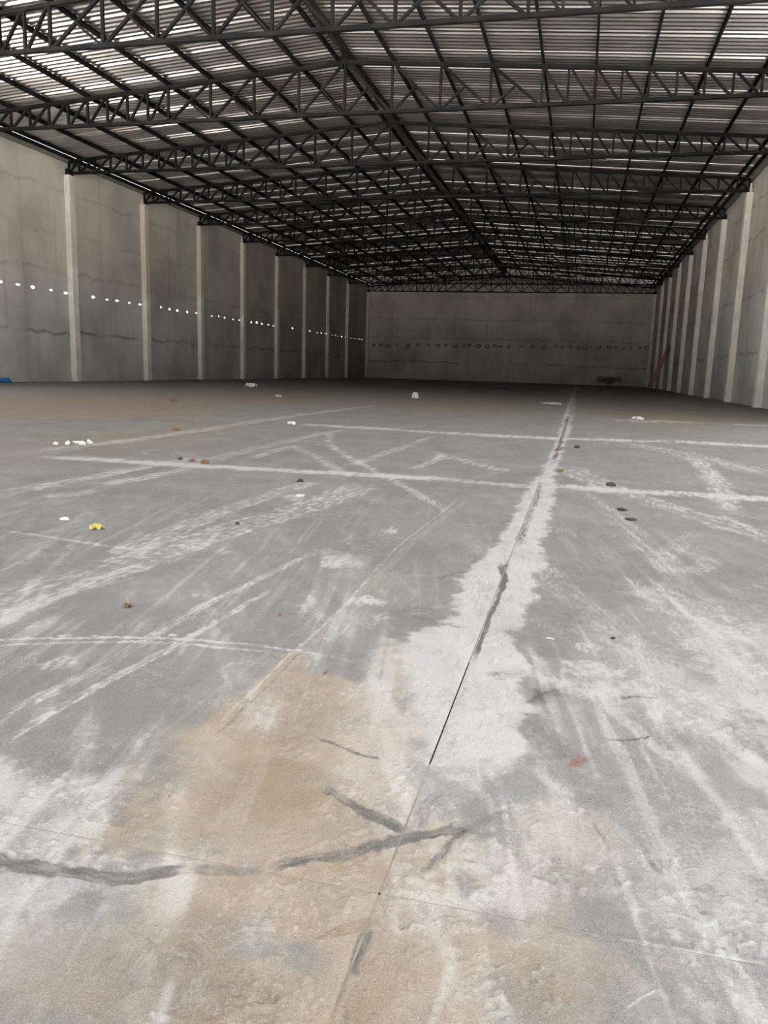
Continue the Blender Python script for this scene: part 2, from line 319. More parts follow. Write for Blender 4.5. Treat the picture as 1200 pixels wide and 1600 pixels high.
# ================================================================== THE FLOOR
# Marks on the slab: tyre tracks, dust lines, damp bands, a painted shade line (channel, half width, amount, ribs, tread, path in metres)
STROKES = [
 ('w',0.1369,1.0,1,0,[(-5.313,6.906),(-4.403,6.906),(-3.386,6.933),(-2.559,6.989),(-1.707,7.071),(-0.992,7.097)]),
 ('w',0.1021,0.5,1,0,[(-1.108,7.085),(-0.634,7.005),(-0.185,6.968)]),
 ('w',0.142,0.9,1,0,[(-0.164,7.145),(0.249,7.052),(0.889,7.116),(1.599,7.11),(2.09,7.122)]),
 ('w',0.223,0.8,1,0,[(-4.936,12.818),(-3.082,12.661),(-1.456,12.327),(0.001,12.508),(1.449,12.941),(2.832,12.984),(4.155,13.025)]),
 ('w',0.3178,0.6,1,0,[(0.46,18.514),(2.181,18.635),(4.137,19.2),(5.458,19.288)]),
 ('w',0.1412,0.6,2,0,[(-5.525,6.657),(-5.556,7.713),(-5.373,8.718),(-5.388,10.426),(-5.421,12.438),(-5.476,16.103),(-5.202,21.285)]),
 ('w',0.0169,0.45,1,0,[(-3.172,3.789),(-2.838,3.737),(-2.417,3.645),(-2.094,3.612)]),
 ('w',0.1064,0.55,3,0,[(-4.036,4.842),(-3.963,5.441),(-3.935,6.59),(-3.765,7.711)]),
 ('w',0.0863,0.7,2,0,[(-3.665,5.47),(-3.574,5.831),(-3.513,6.305),(-3.47,6.834)]),
 ('w',0.1003,0.45,2,0,[(-3.554,6.38),(-3.691,8.75),(-3.668,11.091),(-3.521,12.665)]),
 ('w',0.0777,0.6,2,0,[(-3.346,7.676),(-3.375,8.37),(-3.436,9.26)]),
 ('w',0.0613,0.6,2,0,[(-3.465,9.336),(-2.82,8.314),(-2.123,7.11)]),
 ('w',0.0481,0.7,4,0,[(-3.684,11.77),(-3.366,10.552),(-3.061,9.681),(-2.686,8.847),(-2.321,8.175),(-1.83,7.311),(-1.305,6.323),(-0.978,5.695),(-0.746,5.296)]),
 ('w',0.0747,0.5,3,0,[(-2.234,7.371),(-2.177,7.992),(-2.177,8.983),(-2.102,10.077),(-2.089,11.9)]),
 ('w',0.0922,0.55,5,0,[(-2.177,3.332),(-2.249,3.848),(-2.276,4.388),(-2.279,5.061),(-2.223,5.784),(-2.139,6.578)]),
 ('w',0.1661,0.5,7,0,[(-2.204,2.339),(-2.195,2.597),(-2.19,2.867),(-2.164,3.205)]),
 ('w',0.1547,0.7,5,1,[(-2.118,3.039),(-2.09,3.479),(-1.989,4.234),(-1.863,4.971),(-1.787,5.581),(-1.716,6.526)]),
 ('w',0.0594,0.65,4,0,[(-2.109,2.296),(-2.1,2.481),(-2.064,2.738),(-2.039,3.092),(-1.978,3.408)]),
 ('w',0.0663,0.45,4,0,[(-0.094,12.446),(0.548,11.914),(1.173,11.09),(1.385,10.214),(1.424,9.214),(1.332,7.906),(1.192,6.53),(1.122,5.934)]),
 ('w',0.1216,0.5,6,0,[(1.446,10.402),(1.408,8.967),(1.291,7.541),(1.158,6.276)]),
 ('w',0.1632,0.5,3,0,[(-0.113,8.719),(0.204,7.589),(0.471,6.74),(0.863,6.093),(1.236,5.379),(1.468,4.877)]),
 ('w',0.2092,0.5,2,0,[(0.786,12.173),(1.472,10.909),(1.992,8.98)]),
 ('w',0.0597,0.8,5,0,[(-1.587,7.652),(-1.492,8.11),(-1.485,8.775),(-1.541,9.269),(-1.707,9.585)]),
 ('w',0.0962,0.55,2,0,[(-1.528,9.198),(-0.967,8.328),(-0.564,7.905)]),
 ('w',0.0372,0.3,2,0,[(0.031,7.154),(0.311,5.911),(0.498,4.943)]),
 ('w',0.0635,0.35,6,0,[(-2.492,2.959),(-2.748,3.564),(-2.954,4.261),(-3.073,4.577)]),
 ('w',0.0236,0.35,4,0,[(-2.214,2.734),(-2.402,3.247),(-2.803,4.104)]),
 ('w',0.1011,0.5,3,0,[(-3.674,4.788),(-3.579,5.02),(-3.519,5.249)]),
 ('t',0.0268,0.45,1,0,[(-0.784,6.202),(-0.83,5.111),(-0.877,4.304),(-0.876,3.688),(-0.85,3.027),(-0.874,2.437),(-0.891,2.116),(-0.906,1.881),(-0.917,1.651),(-0.926,1.436)]),
 ('w',0.008,0.35,1,0,[(-0.847,6.173),(-0.886,5.087),(-0.928,4.284),(-0.915,3.674),(-0.882,3.015),(-0.9,2.428),(-0.919,2.107)]),
 ('t',0.0269,0.35,2,0,[(-0.783,3.862),(-0.806,3.405),(-0.776,3.006),(-0.772,2.716),(-0.79,2.497)]),
 ('t',0.0088,0.4,1,0,[(-0.947,2.901),(-0.979,2.467),(-0.996,2.161),(-1.017,1.889),(-1.021,1.708)]),
 ('w',0.0047,0.6,1,0,[(-0.908,2.511),(-0.899,2.265),(-0.9,2.04),(-0.897,1.843)]),
 ('d',0.0055,0.5,1,0,[(-0.878,2.481),(-0.871,2.24),(-0.875,2.019),(-0.876,1.818)]),  # dark shade beside the pale line above, painted into the colour
 ('w',0.0238,0.6,2,0,[(-1.301,3.968),(-1.368,3.439),(-1.443,2.772),(-1.438,2.38),(-1.441,2.115),(-1.463,1.907),(-1.485,1.732),(-1.505,1.613)]),
 ('w',0.0153,0.55,1,0,[(-1.265,3.182),(-1.289,2.739),(-1.312,2.423),(-1.342,2.218),(-1.368,1.972),(-1.375,1.775),(-1.392,1.618)]),
 ('w',0.0052,0.7,1,0,[(-1.276,2.449),(-1.318,2.257),(-1.341,2.048),(-1.353,1.918),(-1.366,1.736),(-1.363,1.583)]),
 ('w',0.01,0.8,1,0,[(-2.022,2.197),(-1.913,2.254),(-1.698,2.348),(-1.48,2.43),(-1.289,2.473),(-1.097,2.489),(-0.924,2.479),(-0.782,2.474),(-0.658,2.439)]),
 ('w',0.0101,0.6,1,0,[(-1.98,2.15),(-1.874,2.206),(-1.67,2.309),(-1.459,2.394),(-1.264,2.425),(-1.097,2.434),(-0.93,2.431)]),
 ('w',0.0276,0.35,2,0,[(-1.155,3.014),(-1.024,2.965),(-0.863,2.803)]),
 ('t',0.0149,0.3,2,0,[(-1.281,2.041),(-1.088,2.003),(-0.934,1.982)]),
 ('w',0.0216,0.45,2,0,[(0.265,3.168),(0.287,2.858),(0.291,2.58),(0.281,2.346),(0.289,2.134)]),
 ('w',0.0114,0.3,2,0,[(0.139,2.559),(0.134,2.209),(0.142,2.013)]),
 ('w',0.0827,0.35,6,0,[(-0.189,4.239),(0.023,3.538),(0.198,3.048),(0.366,2.633),(0.528,2.334)]),
 ('w',0.0963,0.45,8,0,[(0.36,4.017),(0.502,3.233),(0.596,2.708),(0.657,2.374)]),
 ('w',0.0822,0.3,6,0,[(0.185,6.471),(0.452,4.83),(0.592,3.536),(0.708,2.866)]),
 ('w',0.069,0.3,5,0,[(0.813,4.625),(0.581,4.099),(0.447,4.329),(0.812,5.378)]),
 ('d',0.0069,0.7,1,0,[(0.183,2.412),(0.252,2.444),(0.305,2.446)]),
 ('d',0.0058,0.6,1,0,[(0.136,2.106),(0.204,2.124),(0.266,2.167)]),
 ('d',0.0068,0.5,1,0,[(0.223,2.445),(0.273,2.472),(0.303,2.471)]),
 ('d',0.0284,0.9,1,0,[(-0.214,19.355),(-0.215,11.887),(-0.219,9.553),(-0.233,8.655)]),
 ('d',0.0209,0.8,2,0,[(-0.286,7.35),(-0.268,6.438),(-0.279,5.601),(-0.278,4.933),(-0.282,4.366)]),
 ('d',0.0097,0.9,1,0,[(-0.313,4.16),(-0.297,3.906),(-0.275,3.598),(-0.277,3.378),(-0.287,3.088),(-0.287,2.806),(-0.285,2.538)]),
 ('d',0.0163,0.8,1,0,[(-0.332,4.034),(-0.285,3.778),(-0.276,3.485)]),
 ('d',0.0933,0.4,1,0,[(-0.062,75.286),(-0.145,22.99),(-0.179,11.91)]),
 ('d',0.0204,0.68,1,0,[(-1.123,1.182),(-1.037,1.186),(-0.957,1.195),(-0.878,1.204),(-0.792,1.221),(-0.723,1.243),(-0.658,1.276)]),
 ('d',0.0161,0.5,1,0,[(-0.668,1.269),(-0.597,1.29),(-0.542,1.321)]),
 ('d',0.019,0.72,1,0,[(-0.554,1.316),(-0.497,1.345),(-0.441,1.377),(-0.386,1.422),(-0.328,1.462),(-0.289,1.502),(-0.253,1.528),(-0.208,1.551),(-0.151,1.601)]),
 ('d',0.0098,0.5,1,0,[(-0.164,1.59),(-0.12,1.637),(-0.08,1.673)]),
 ('d',0.0143,0.68,1,0,[(-0.531,1.647),(-0.475,1.62),(-0.418,1.583),(-0.364,1.546),(-0.3,1.519)]),
 ('d',0.0238,0.65,1,0,[(-0.407,1.57),(-0.348,1.542),(-0.302,1.518)]),
 ('d',0.0089,0.65,1,0,[(-0.175,1.569),(-0.199,1.496),(-0.216,1.439),(-0.241,1.382)]),
 ('d',0.0177,0.45,2,0,[(-0.249,1.712),(-0.272,1.632),(-0.275,1.551),(-0.277,1.477)]),
 ('d',0.0162,0.3,2,0,[(-0.269,1.504),(-0.273,1.368),(-0.281,1.269),(-0.282,1.136),(-0.277,1.026),(-0.271,0.955)]),
 ('d',0.0114,0.75,1,0,[(-0.297,1.209),(-0.297,1.163),(-0.297,1.124),(-0.297,1.096)]),
 ('d',0.0069,0.7,1,0,[(-0.618,1.879),(-0.546,1.852),(-0.483,1.827),(-0.415,1.813)]),
 ('d',0.0141,0.45,2,0,[(-0.946,1.509),(-0.962,1.43),(-0.969,1.357),(-0.982,1.257)]),
 ('d',0.009,0.4,1,0,[(-0.092,2.275),(-0.04,2.392),(0.018,2.437)]),
 ('d',0.0068,0.45,1,0,[(0.194,1.605),(0.209,1.552),(0.234,1.517)]),
 ('d',0.0119,0.45,3,0,[(0.007,1.317),(0.064,1.307),(0.13,1.314),(0.185,1.32)]),
 ('d',0.0083,0.45,3,0,[(0.19,1.318),(0.239,1.324),(0.272,1.332)]),
 ('d',0.0056,0.4,1,0,[(0.096,1.675),(0.122,1.62),(0.129,1.609)]),
 ('d',0.0145,0.5,1,0,[(-0.602,3.598),(-0.543,3.708),(-0.462,3.804)]),
 ('d',0.0076,0.5,1,0,[(-0.605,3.021),(-0.459,2.943),(-0.354,2.914)]),
 ('w',0.0042,0.6,1,0,[(0.069,1.305),(0.13,1.308),(0.216,1.31),(0.295,1.31),(0.383,1.318)]),
 ('w',0.006,0.5,1,0,[(-0.087,1.448),(-0.036,1.438),(0.024,1.419)]),
 ('w',0.007,0.5,2,0,[(-0.134,1.201),(-0.142,1.146),(-0.143,1.09),(-0.149,1.012)]),
 ('w',0.0024,0.5,1,0,[(0.133,1.139),(0.164,1.177),(0.196,1.206)]),
]
PATCHES = [
 ('w',0.95,0.03,0.08,[(-0.048,67.348),(-0.449,66.377),(-0.331,19.253),(-0.288,11.841),(-0.307,8.201),(-0.393,6.381),(-0.386,4.889),(-0.43,4.226),(-0.471,3.646),(-0.468,3.362),(-0.415,3.088),(-0.459,2.943),(-0.587,2.764),(-0.559,2.608),(-0.476,2.415),(-0.424,2.168),(-0.347,1.975),(-0.344,1.794),(-0.247,1.791),(-0.163,1.884),(-0.118,1.933),(-0.086,2.057),(-0.085,2.326),(-0.13,2.589),(-0.169,2.922),(-0.127,3.431),(-0.155,3.763),(-0.109,4.118),(-0.155,4.59),(-0.131,5.719),(-0.172,7.997),(-0.133,11.939),(-0.082,19.471)]),
 ('w',0.55,0.05,0.1,[(-0.639,2.724),(-0.405,2.766),(-0.177,2.843),(-0.073,2.281),(-0.102,1.938),(-0.145,1.728),(-0.18,1.554),(-0.282,1.5),(-0.427,1.614),(-0.558,1.728),(-0.615,2.016),(-0.622,2.31)]),
 ('w',0.75,0.05,0.08,[(-0.038,1.304),(-0.17,1.32),(-0.131,1.39),(-0.209,1.474),(-0.116,1.599),(-0.027,1.505),(0.063,1.407),(0.018,1.32)]),
 ('w',0.65,0.06,0.12,[(-1.458,1.518),(-1.318,1.528),(-1.137,1.55),(-1.009,1.542),(-0.928,1.491),(-0.923,1.358),(-0.92,1.242),(-0.752,1.27),(-0.648,1.311),(-0.748,1.171),(-0.882,1.095),(-0.924,1.048),(-1.009,1.024)]),
 ('w',0.5,0.06,0.1,[(-1.065,1.117),(-0.871,1.154),(-0.698,1.224),(-0.6,1.214),(-0.71,1.11),(-0.781,0.994),(-0.805,0.903),(-0.861,0.887)]),
 ('w',0.38,0.08,0.2,[(0.005,3.062),(0.342,3.765),(0.984,3.577),(0.39,1.14),(0.297,1.113),(0.289,1.24),(0.129,1.285),(0.039,1.4),(0.008,1.61),(0.029,1.908),(-0.036,2.293)]),
 ('w',0.4,0.05,0.2,[(0.409,3.042),(0.984,3.577),(0.622,2.09),(0.523,2.131),(0.454,2.551)]),
 ('w',0.4,0.06,0.2,[(0.301,1.649),(0.557,1.827),(0.448,1.376),(0.292,1.399)]),
 ('w',0.45,0.04,0.1,[(-1.301,3.968),(-1.004,3.926),(-0.965,3.655),(-1.162,3.649)]),
 ('w',0.95,0.012,0.05,[(-0.893,3.157),(-0.835,3.23),(-0.739,3.202),(-0.728,3.088),(-0.832,3.061)]),
 ('w',0.6,0.012,0.05,[(-0.765,2.965),(-0.695,3.008),(-0.631,2.959),(-0.704,2.883)]),
 ('w',0.9,0.02,0.05,[(-1.145,4.62),(-1.085,4.708),(-1.008,4.655),(-1.038,4.541),(-1.1,4.536)]),
 ('w',0.7,0.02,0.05,[(-1.271,3.823),(-1.21,3.908),(-1.095,3.816),(-1.121,3.623),(-1.196,3.649)]),
 ('w',0.8,0.02,0.06,[(-2.116,5.56),(-2.088,5.707),(-1.985,5.653),(-1.954,5.412),(-2.047,5.432)]),
 ('w',0.8,0.02,0.06,[(-1.839,3.758),(-1.803,3.837),(-1.721,3.772),(-1.743,3.671)]),
 ('w',0.7,0.02,0.05,[(-1.635,2.091),(-1.64,2.213),(-1.563,2.226),(-1.533,2.113),(-1.582,2.052)]),
 ('w',0.8,0.01,0.04,[(0.051,2.848),(0.066,2.897),(0.142,2.879),(0.122,2.803),(0.062,2.796)]),
 ('w',0.7,0.012,0.05,[(-0.01,2.568),(0.023,2.69),(0.099,2.728),(0.236,2.679),(0.211,2.594),(0.098,2.574)]),
 ('w',0.6,0.02,0.08,[(0.016,2.508),(0.176,2.488),(0.251,2.434),(0.115,2.38),(0.018,2.41)]),
 ('w',0.85,0.006,0.03,[(-1.753,2.359),(-1.727,2.375),(-1.702,2.361),(-1.719,2.341)]),
 ('w',0.9,0.006,0.03,[(-1.652,2.386),(-1.638,2.412),(-1.601,2.403),(-1.622,2.381)]),
 ('w',0.9,0.006,0.03,[(-1.394,2.489),(-1.367,2.505),(-1.361,2.485),(-1.387,2.476)]),
 ('w',0.9,0.006,0.03,[(-1.132,2.512),(-1.108,2.535),(-1.101,2.508),(-1.123,2.501)]),
 ('t',0.96,0.1,0.18,[(-0.941,1.913),(-0.891,2.116),(-0.853,2.412),(-0.622,2.31),(-0.63,2.69),(-0.527,2.653),(-0.405,2.174),(-0.294,1.878),(-0.299,1.653),(-0.184,1.579),(-0.127,1.57),(-0.173,1.338),(-0.087,1.223),(-0.087,0.984),(-0.44,0.886),(-0.437,1.123),(-0.61,1.156),(-0.768,1.204),(-0.662,1.34),(-0.945,1.257),(-0.941,1.487),(-0.949,1.676)]),
 ('t',0.6,0.1,0.15,[(-1.009,1.024),(-0.748,1.171),(-0.497,1.244),(-0.375,1.11),(-0.362,0.907),(-0.794,0.787)]),
 ('t',0.5,0.1,0.15,[(-0.207,1.547),(-0.013,1.768),(0.146,1.703),(0.099,1.417),(0.162,1.294),(0.156,1.051),(-0.096,0.981)]),
 ('t',0.35,0.15,0.2,[(-0.038,1.958),(0.155,1.947),(0.183,1.441),(0.224,1.194),(0.156,1.051),(-0.007,1.006)]),
 ('b',0.75,0.07,0.12,[(-0.751,1.702),(-0.7,1.789),(-0.568,1.759),(-0.509,1.679),(-0.544,1.55),(-0.62,1.474),(-0.742,1.412),(-0.76,1.542)]),
 ('b',0.4,0.07,0.12,[(-0.941,1.913),(-0.833,2.357),(-0.632,2.2),(-0.621,1.814),(-0.765,1.733)]),
 ('b',0.5,0.06,0.1,[(-0.703,1.184),(-0.558,1.265),(-0.471,1.179),(-0.425,1.01),(-0.361,0.93),(-0.635,0.853),(-0.701,1.017)]),
 ('b',0.65,0.05,0.1,[(-0.298,1.448),(-0.217,1.449),(-0.144,1.309),(-0.157,1.172),(-0.192,1.076),(-0.208,0.973),(-0.28,0.952),(-0.273,1.236)]),
 ('b',0.35,0.06,0.1,[(-0.075,1.611),(0.006,1.661),(0.036,1.547),(-0.026,1.483),(-0.067,1.516)]),
 ('b',0.55,0.05,0.1,[(-0.146,1.175),(-0.01,1.214),(0.084,1.154),(0.093,1.057),(-0.099,1.003)]),
 ('b',0.95,0.004,0.01,[(-0.386,1.156),(-0.347,1.203),(-0.286,1.25),(-0.278,1.228),(-0.309,1.195),(-0.349,1.17)]),
 ('d',0.45,0.08,0.12,[(-0.769,1.028),(-0.689,1.116),(-0.577,1.166),(-0.457,1.086),(-0.396,0.967),(-0.544,0.926),(-0.72,0.927)]),
 ('d',0.4,0.06,0.1,[(-0.93,0.937),(-0.82,1.013),(-0.73,0.924),(-0.691,0.816),(-0.794,0.787)]),
 ('d',0.55,0.012,0.04,[(0.15,1.503),(0.194,1.522),(0.194,1.435),(0.155,1.41)]),
 ('d',0.55,0.012,0.04,[(0.272,1.491),(0.313,1.509),(0.309,1.425),(0.277,1.409)]),
 ('d',0.5,0.02,0.06,[(0.164,1.177),(0.205,1.195),(0.223,1.167),(0.189,1.132),(0.162,1.136)]),
 ('d',0.55,0.02,0.08,[(-0.222,2.498),(-0.154,2.569),(-0.113,2.523),(-0.133,2.437),(-0.195,2.439)]),
 ('d',0.5,0.03,0.1,[(-0.09,2.402),(-0.003,2.457),(0.038,2.391),(-0.036,2.302),(-0.085,2.326)]),
 ('d',0.35,0.03,0.1,[(-0.321,2.25),(-0.238,2.287),(-0.201,2.216),(-0.252,2.045),(-0.297,1.991),(-0.362,2.053)]),
 ('d',0.4,0.1,0.2,[(-0.061,3.508),(0.209,3.306),(0.29,3.002),(0.145,2.81),(-0.015,2.898)]),
 ('d',0.35,0.1,0.2,[(-0.753,1.972),(-0.594,2.212),(-0.496,2.145),(-0.513,1.923),(-0.633,1.847)]),
 ('d',0.3,0.1,0.2,[(-2.493,4.232),(-2.687,5.498),(-1.869,5.242),(-2.003,3.859)]),
 ('d',0.5,0.02,0.08,[(-0.721,1.358),(-0.665,1.391),(-0.637,1.348),(-0.682,1.323)]),
 ('b',0.75,0.8,0.5,[(-13.91,15.615),(-11.956,17.173),(-9.569,17.237),(-7.093,16.103),(-6.951,13.457),(-8.009,11.484),(-9.3,10.412)]),
 ('b',0.55,0.5,0.4,[(-6.184,8.107),(-6.34,10.296),(-6.207,12.98),(-4.875,11.067),(-4.683,9.058),(-5.045,7.55)]),
 ('b',0.45,1.0,0.5,[(-16.955,19.052),(-12.032,36.271),(-6.563,23.533),(-8.379,14.827),(-10.952,12.277)]),
 ('b',0.4,0.8,0.5,[(-9.346,33.473),(-4.066,36.024),(-1.073,22.07),(-1.599,16.805),(-4.026,19.143)]),
 ('b',0.4,0.6,0.4,[(-0.057,23.077),(2.812,25.921),(4.739,22.066),(2.125,16.07),(0.473,16.199)]),
 ('b',0.3,0.5,0.4,[(-7.427,8.298),(-5.792,9.402),(-3.56,8.829),(-3.316,6.405),(-4.258,5.113),(-4.502,4.996)]),
 ('d',0.5,2.0,0.6,[(-16.335,46.727),(6.747,59.331),(3.071,35.803),(-8.847,31.691)]),
 ('d',0.3,0.3,0.3,[(-2.217,10.619),(-1.401,11.136),(-1.031,9.481),(-1.573,9.019)]),
 ('d',0.25,0.2,0.3,[(-1.35,8.573),(-0.405,7.879),(-0.405,6.205),(-0.88,6.335)]),
 ('r',1.0,0.01,0.04,[(0.023,1.886),(0.044,1.965),(0.066,2.005),(0.081,1.973),(0.06,1.925)]),
]

LONG_J = [XL + 0.02, -16.2, -10.85, -5.5, -0.30, 4.95, XR - 0.02]
TRANS_J = [YF, 1.31, 6.97, 12.83, 18.85, 24.85, 30.85, 36.85, 42.85, 48.85, 54.85, 60.85, 66.85, 72.85, YB - 0.02]

def seg_dist(x, y, pts):
    """distance to a polyline: signed offset across it, distance along it, absolute distance"""
    best = np.full(x.shape, 1e9); off = np.zeros_like(x); al = np.zeros_like(x); s0 = 0.0; tot = 0.0
    for (ax, ay), (bx, by) in zip(pts[:-1], pts[1:]):
        dx, dy = bx - ax, by - ay; L = math.hypot(dx, dy) + 1e-9
        t = np.clip(((x - ax) * dx + (y - ay) * dy) / (L * L), 0, 1)
        ex, ey = x - ax - t * dx, y - ay - t * dy; d = np.hypot(ex, ey); m = d < best
        best = np.where(m, d, best); off = np.where(m, (ex * dy - ey * dx) / L, off); al = np.where(m, s0 + t * L, al); s0 += L
    return off, al, best, s0
def smooth_path(pts, it=2):
    for _ in range(it):
        q = [pts[0]]
        for a, b in zip(pts[:-1], pts[1:]):
            q += [(a[0] * .75 + b[0] * .25, a[1] * .75 + b[1] * .25), (a[0] * .25 + b[0] * .75, a[1] * .25 + b[1] * .75)]
        pts = q + [pts[-1]]
    return pts
def poly_sd(x, y, pts):
    ins = np.zeros(x.shape, bool); d = np.full(x.shape, 1e9)
    for (ax, ay), (bx, by) in zip(pts, pts[1:] + pts[:1]):
        c = ((ay > y) != (by > y)) & (x < (bx - ax) * (y - ay) / ((by - ay) if abs(by - ay) > 1e-9 else 1e-9) + ax); ins ^= c
        dx, dy = bx - ax, by - ay; L2 = dx * dx + dy * dy + 1e-12
        t = np.clip(((x - ax) * dx + (y - ay) * dy) / L2, 0, 1); d = np.minimum(d, np.hypot(x - ax - t * dx, y - ay - t * dy))
    return np.where(ins, d, -d)

def paint(x, y):
    """dust, sand, damp, brown earth, red smear and relief at floor points"""
    ch = {c: np.zeros_like(x) for c in 'wtdbr'}; h = np.zeros_like(x)
    wx = fbm(x * 9, y * 9, 3) - .5; wy = fbm(x * 9 + 40, y * 9, 4) - .5
    w2x = fbm(x * 30, y * 30, 5, 3) - .5
    for c, amt, soft, rag, pts in PATCHES:
        px = [p[0] for p in pts]; py = [p[1] for p in pts]; mg = soft + rag + .02
        i = np.nonzero((x > min(px) - mg) & (x < max(px) + mg) & (y > min(py) - mg) & (y < max(py) + mg))[0]
        if not len(i): continue
        X, Y = x[i], y[i]
        sd = poly_sd(X, Y, pts) + (wx[i] * 1.6 + w2x[i] * .5) * rag
        br = .72 + .5 * (fbm(X * 14 + 7, Y * 14, 11) - .35)
        if c == 'w' and soft < .025: br = br * (.25 + .9 * sstep(.36, .62, fbm(X * 75, Y * 45, 12, 3)))
        v = amt * sstep(-soft, soft, sd) * np.clip(br, 0, 1.1)
        ch[c][i] = 1 - (1 - ch[c][i]) * (1 - np.clip(v, 0, 1))
        if c == 'w' and amt > .8: h[i] += .0022 * sstep(-soft, soft, sd)
    for si, (c, hw, amt, nl, tread, pts) in enumerate(STROKES):
        pts = smooth_path([tuple(p) for p in pts]); px = [p[0] for p in pts]; py = [p[1] for p in pts]; mg = hw * 1.8 + .02
        i = np.nonzero((x > min(px) - mg) & (x < max(px) + mg) & (y > min(py) - mg) & (y < max(py) + mg))[0]
        if not len(i): continue
        wob = hw * (2.2 if c == 'd' else .8); X = x[i] + (wx[i] + .5 * w2x[i]) * wob; Y = y[i] + wy[i] * wob
        o, s, d, tot = seg_dist(X, Y, pts); u = o / hw
        m = 1 - sstep(.75, 1.25, d / hw)
        if nl > 1: m *= .35 + .65 * (.5 + .5 * np.cos(math.pi * nl * u)) ** .8
        if tread: m *= .45 + .55 * (np.sin(s / hw * 9 + np.abs(u) * 3.5) > -.2)
        m *= sstep(0, .12, s / tot) * sstep(0, .12, 1 - s / tot) * .8 + .2 * (s / tot > .001) * (s / tot < .999)
        m *= np.clip(.45 + 1.1 * (fbm(s / hw * .35 + si * 9, u * 2.2, 20 + si, 3) - .12), 0, 1.15)
        if c == 'w': m = m * (.4 + .75 * sstep(.3, .62, fbm(X * 45 + si, Y * 22, 15, 3)))
        if c == 'w': m = m * (1 + .35 * sstep(2.5, 4, Y))
        v = np.clip(amt * m, 0, 1)
        ch[c][i] = 1 - (1 - ch[c][i]) * (1 - v)
        if c == 'd': h[i] -= .0016 * m; ch['w'][i] *= 1 - .85 * v; ch['t'][i] *= 1 - .6 * v
        else: h[i] += .0012 * m * (hw < .06)
    # loose dust and scuffs everywhere, streaked along the direction people and tyres drag it
    a = fbm(x * 3 + y * 1.2, y * 1.6 - x * .6, 31, 5); b = fbm((x + y * .5) * 12, (y - x) * 2.2, 41, 4); f = fbm(x * 55, y * 40, 51, 3)
    near = sstep(5.5, 1.2, y)
    ch['w'] = np.clip(ch['w'] + .35 * sstep(.5, .8, a) * (.4 + .6 * near) + .35 * sstep(.52, .78, b) * (.35 + .65 * near) + .3 * sstep(.58, .8, fbm((x + .18 * y) * 26, y * 1.3, 45, 3)) * sstep(9, 3, y), 0, 1)
    ch['d'] = np.clip(ch['d'] + .35 * sstep(.54, .8, fbm(x * 1.3 + 9, y * .9, 61, 5)) * (1 - ch['w']), 0, 1)
    ch['b'] = np.clip(ch['b'] + .3 * sstep(8, 22, y) * sstep(.35, .7, fbm(x * .25, y * .35, 71, 4)) + .1 * sstep(5, 14, y), 0, 1)
    lum = fbm(x * 22, y * 22, 81, 4)
    h += 2.4 * (.0035 * (fbm(x * 7, y * 7, 91, 3) - .5) + .0024 * (lum - .5) + .002 * sstep(.6, .85, f)) * (.35 + .65 * np.maximum(ch['t'], ch['w']))
    # clods and trodden crusts of dust
    crust = sstep(.52, .7, fbm(x * 55, y * 50, 101, 3)) * sstep(.48, .62, fbm(x * 4.5 + 3, y * 4.5, 111, 3)) * sstep(.1, .5, np.maximum(ch['t'], ch['w']))
    h += .0042 * crust; ch['w'] = np.clip(ch['w'] + .22 * crust, 0, 1)
    return ch, h * sstep(14, 5, y)

# base under the slabs
k = NT('joint_dirt'); P = k.pos()
M_JOINT = k.base(k.mix(k.noise(P, 12, 4), rgb(0.06, 0.055, 0.05), rgb(0.11, 0.10, 0.09)), 0.95, 0, 0.1)
floor = mesh('floor', *box_vf(XL - .2, XR + .2, YF, YB + .2, -.12, -.022), M_JOINT)
tag(floor, 'dusty grey concrete floor with tyre tracks and tan sand', None, kind='structure')

k = NT('dusty_slab'); P = k.pos()
at = k.n('ShaderNodeAttribute', attribute_name='paint'); sep = k.n('ShaderNodeSeparateColor', {0: at.outputs['Color']})
at2 = k.n('ShaderNodeAttribute', attribute_name='paint2'); sep2 = k.n('ShaderNodeSeparateColor', {0: at2.outputs['Color']})
fine = k.noise(P, 90, 3, 0.65); mid = k.noise(P, 22, 3, 0.6); big = k.noise(P, 1.1, 5); gr = k.noise(P, 320, 2, 0.6)
strk = k.noise(k.vmul(P, (30, 8, 1)), 1.0, 5, 0.6)
def edge(v, amp=0.8, lo=0.15, hi=0.95, veil=0.45):
    j = k.math('MULTIPLY', k.math('SUBTRACT', k.math('ADD', k.math('MULTIPLY', fine, 0.5), k.math('ADD', k.math('MULTIPLY', mid, 0.3), k.math('MULTIPLY', strk, 0.2))), 0.5), amp * 2.2)
    g = k.math('ADD', v, k.math('MULTIPLY', j, k.ramp(v, 0.0, 0.18)))
    return k.math('ADD', k.math('MULTIPLY', v, veil), k.math('MULTIPLY', k.ramp(g, lo, hi), 1 - veil))
c = k.mix(k.ramp(big, 0.3, 0.7), rgb(0.196, 0.199, 0.198), rgb(0.236, 0.239, 0.236))
c = k.mix(k.math('MULTIPLY', k.ramp(mid, 0.4, 0.75), 0.35), c, rgb(0.155, 0.153, 0.146))
c = k.mix(k.math('MULTIPLY', k.ramp(fine, 0.5, 0.75), 0.3), c, rgb(0.31, 0.307, 0.297))
w_m = edge(sep.outputs[0]); t_m = edge(sep.outputs[1], 0.4, 0.1, 0.9); d_m = edge(sep.outputs[2], 1.1, 0.25, 0.85, 0.2)
b_m = edge(sep2.outputs[0], 0.35, 0.05, 0.95); r_m = edge(sep2.outputs[1], 0.6)
sand = k.mix(k.ramp(k.noise(P, 6, 4), 0.3, 0.7), rgb(0.375, 0.296, 0.215), rgb(0.425, 0.352, 0.268))
